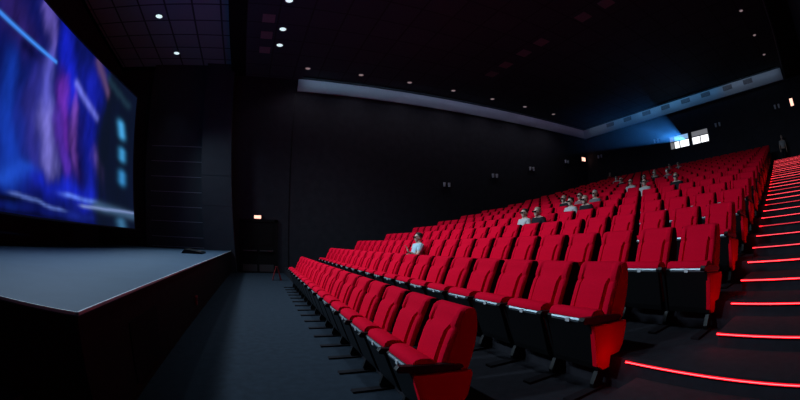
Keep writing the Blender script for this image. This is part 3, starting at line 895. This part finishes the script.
# ------------------------------------------------------------------ light
def spot(name, X, Y, Z, tX, tY, tZ, power, col, size=110, blend=1.0, rad=.12):
    l = bpy.data.lights.new(name, 'SPOT'); l.energy = power; l.color = col
    l.spot_size = math.radians(size); l.spot_blend = blend; l.shadow_soft_size = rad
    o = bpy.data.objects.new(name, l); COL.objects.link(o)
    o.location = W(X, Y, Z)
    o.rotation_euler = (W(tX, tY, tZ) - o.location).to_track_quat('-Z', 'Y').to_euler()
    return o
COOL = (.66, .84, 1.0)
for X, pw in ((4.4, 520), (6.4, 460), (8.4, 440), (10.42, 440), (12.36, 400), (13.65, 340)):
    spot('downlight_beam', X, .25, HC - .06, X, 4.2, .8, pw, COOL, 86, 1.0)
for X, pw in ((5.6, 260), (9.0, 220), (12.32, 200), (15.52, 50)):
    spot('stage_beam', X, -5.0, HS - .06, X, -3.4, .97, pw, COOL, 58, 1.0)
for Y in (1.77, 4.37, 6.91, 9.44, 12.01, 14.48, 17.0):
    spot('coving_beam', 15.6, Y, HC - .05, 15.6, Y, 0, 38, (.85, .86, 1.0), 148, .7)
# unseen spots added in place of the screen's own glow on the seating
for X, tX, pw in ((6.0, 3.2, 1500), (9.5, 6.0, 1300), (12.8, 10.0, 1300), (14.9, 12.5, 900)):
    spot('screen_fill', X, screenY(X, 7.4) + .3, 7.5, tX, 2.0, .6, pw, (.62, .82, 1.0), 92, 1.0, .35)
# cove lights and slim rails added to brighten the pale strip
rl = MB().hbox(XW - .50, XW - .46, 1.7, YB - .5, HC - .05, HC - .001).hbox(.6, XW - .46, YB - .50, YB - .46, HC - .05, HC - .001)
struct(rl.build('trim_7', M['black']))
def strip_fill(X, Y, tX, tY, ln, pw, col):
    l = bpy.data.lights.new('added_strip_light', 'AREA'); l.shape = 'RECTANGLE'; l.size = ln; l.size_y = .03; l.energy = pw; l.color = col
    o = bpy.data.objects.new('added_strip_light', l); COL.objects.link(o)
    o.location = W(X, Y, HC - .03)
    z = -(W(tX, tY, HC - .42) - o.location).normalized()
    x = (W(X + 1, Y, 0) - W(X, Y, 0)) if tX == X else (W(X, Y + 1, 0) - W(X, Y, 0))
    y = z.cross(x).normalized()
    o.rotation_euler = Matrix((x, y, z)).transposed().to_euler()
for i in range(8):
    Y = 1.7 + 2.48 * (i + .5); t = i / 7
    strip_fill(XW - .455, Y, XW - .1, Y, 2.45, 2.2 * (1 - .82 * t), (.42 + .3 * t, .70 - .12 * t, 1.0))
for i in range(7):
    X = 16.3 - 2.25 * (i + .5)
    strip_fill(X, YB - .455, X, YB - .1, 2.2, (.8, 1.6, 3.0, 3.2, 2.2, 1.5, 1.2)[i], ((.16, .50, 1) if 0 < i < 5 else (.5, .7, 1)))

# projector
PX, PY, PZ = 8.32, YB - .05, 6.80
w = SC.world or bpy.data.worlds.new('World'); SC.world = w
w.use_nodes = True
w.node_tree.nodes['Background'].inputs['Color'].default_value = (.3, .35, .5, 1)
w.node_tree.nodes['Background'].inputs['Strength'].default_value = 0.0

def build_beam():
    # lit haze in front of the projection window: a real scattering volume, lit by the projector lamp
    tX, tY, tZ = 8.2, -6.1, 4.35
    A = Vector((PX, PY, PZ)); T = Vector((tX, tY, tZ))
    ax = (T - A).normalized(); hor = Vector((1, 0, 0)); hor = (hor - ax * hor.dot(ax)).normalized(); up = ax.cross(hor); up = up if up.z > 0 else -up
    th, tv = math.tan(math.radians(12.6)), math.tan(math.radians(5.6))
    mb = MB(); L = []
    for d in (.25, 12.0):
        L.append([mb.bm.verts.new(W(*(A + ax * d + hor * (sx * (d * th + .02)) + up * (sz * (d * tv + .02))))) for sx, sz in ((-1, -1), (1, -1), (1, 1), (-1, 1))])
    mb.bm.faces.new(L[0]); mb.bm.faces.new(L[1][::-1])
    for i in range(4):
        j = (i + 1) % 4
        mb.bm.faces.new((L[0][i], L[1][i], L[1][j], L[0][j]))
    m = bpy.data.materials.new('haze'); m.use_nodes = True
    nt = m.node_tree; nt.nodes.clear()
    out = nt.nodes.new('ShaderNodeOutputMaterial'); v = nt.nodes.new('ShaderNodeVolumeScatter')
    v.inputs['Color'].default_value = (.85, .92, 1, 1); v.inputs['Anisotropy'].default_value = .35
    tc = nt.nodes.new('ShaderNodeTexCoord'); vm = nt.nodes.new('ShaderNodeVectorMath'); vm.operation = 'DISTANCE'
    vm.inputs[1].default_value = W(*A)
    mr = nt.nodes.new('ShaderNodeMapRange'); mr.inputs['From Min'].default_value = 0; mr.inputs['From Max'].default_value = 11.8
    mr.inputs['To Min'].default_value = 1; mr.inputs['To Max'].default_value = 0
    pw = nt.nodes.new('ShaderNodeMath'); pw.operation = 'POWER'; pw.inputs[1].default_value = 1.5
    ml = nt.nodes.new('ShaderNodeMath'); ml.operation = 'MULTIPLY'; ml.inputs[1].default_value = .09
    nt.links.new(tc.outputs['Object'], vm.inputs[0]); nt.links.new(vm.outputs['Value'], mr.inputs['Value'])
    nt.links.new(mr.outputs['Result'], pw.inputs[0]); nt.links.new(pw.outputs[0], ml.inputs[0]); nt.links.new(ml.outputs[0], v.inputs['Density'])
    nt.links.new(v.outputs['Volume'], out.inputs['Volume'])
    o = mb.build('projector_beam', m)
    tag(o, 'blue hazy projector beam fanning out from the lit booth window', 'light beam', kind='stuff')
    sp = spot('projector_lamp', *A, *T, 3200, (.035, .30, 1.0), 34, .1, .03)
    sp.data.use_nodes = True
    n = sp.data.node_tree
    em = n.nodes.get('Emission') or n.nodes.new('ShaderNodeEmission')
    tc = n.nodes.new('ShaderNodeTexCoord'); sx = n.nodes.new('ShaderNodeSeparateXYZ')
    n.links.new(tc.outputs['Normal'], sx.inputs[0])
    res = []
    for ax_, lim in (('X', th), ('Y', tv)):
        dv = n.nodes.new('ShaderNodeMath'); dv.operation = 'DIVIDE'
        ab = n.nodes.new('ShaderNodeMath'); ab.operation = 'ABSOLUTE'
        lt = n.nodes.new('ShaderNodeMath'); lt.operation = 'LESS_THAN'; lt.inputs[1].default_value = lim
        n.links.new(sx.outputs[ax_], dv.inputs[0]); n.links.new(sx.outputs['Z'], dv.inputs[1])
        n.links.new(dv.outputs[0], ab.inputs[0]); n.links.new(ab.outputs[0], lt.inputs[0])
        res.append(lt)
    mu = n.nodes.new('ShaderNodeMath'); mu.operation = 'MULTIPLY'
    n.links.new(res[0].outputs[0], mu.inputs[0]); n.links.new(res[1].outputs[0], mu.inputs[1])
    n.links.new(mu.outputs[0], em.inputs['Strength'])
build_beam()

# ------------------------------------------------------------------ camera: a fisheye lens
cam = bpy.data.cameras.new('camera'); co = bpy.data.objects.new('camera', cam); COL.objects.link(co)
co.location = (0, 0, 1.47)
f = (0.9199114891526731, 0.3752157120998378, 0.11391234137846107)
r = (-0.37729333727452785, 0.9260869510155502, -0.0035632579153652357)
u = (-0.10682972326633065, -0.03970048554027618, 0.9934844144095596)
sw = lambda v: Vector((v[1], v[0], v[2]))
mr = Matrix((sw(r), sw(u), -sw(f))).transposed()
co.rotation_euler = mr.to_euler()
cam.type = 'PANO'
for tgt in (cam, getattr(cam, 'cycles', None)):
    try:
        tgt.panorama_type = 'FISHEYE_EQUISOLID'
        tgt.fisheye_lens = 16.6344
        tgt.fisheye_fov = PI
    except Exception:
        pass
cam.sensor_width = 36.0
cam.sensor_fit = 'HORIZONTAL'
cam.clip_end = 200
SC.camera = co

SC.view_settings.view_transform = 'Standard'
SC.view_settings.look = 'None'
SC.view_settings.exposure = 0.0
SC.view_settings.gamma = 1.0
SC.view_settings.use_curve_mapping = False
SC.cycles.max_bounces = 6
SC.cycles.use_denoising = True
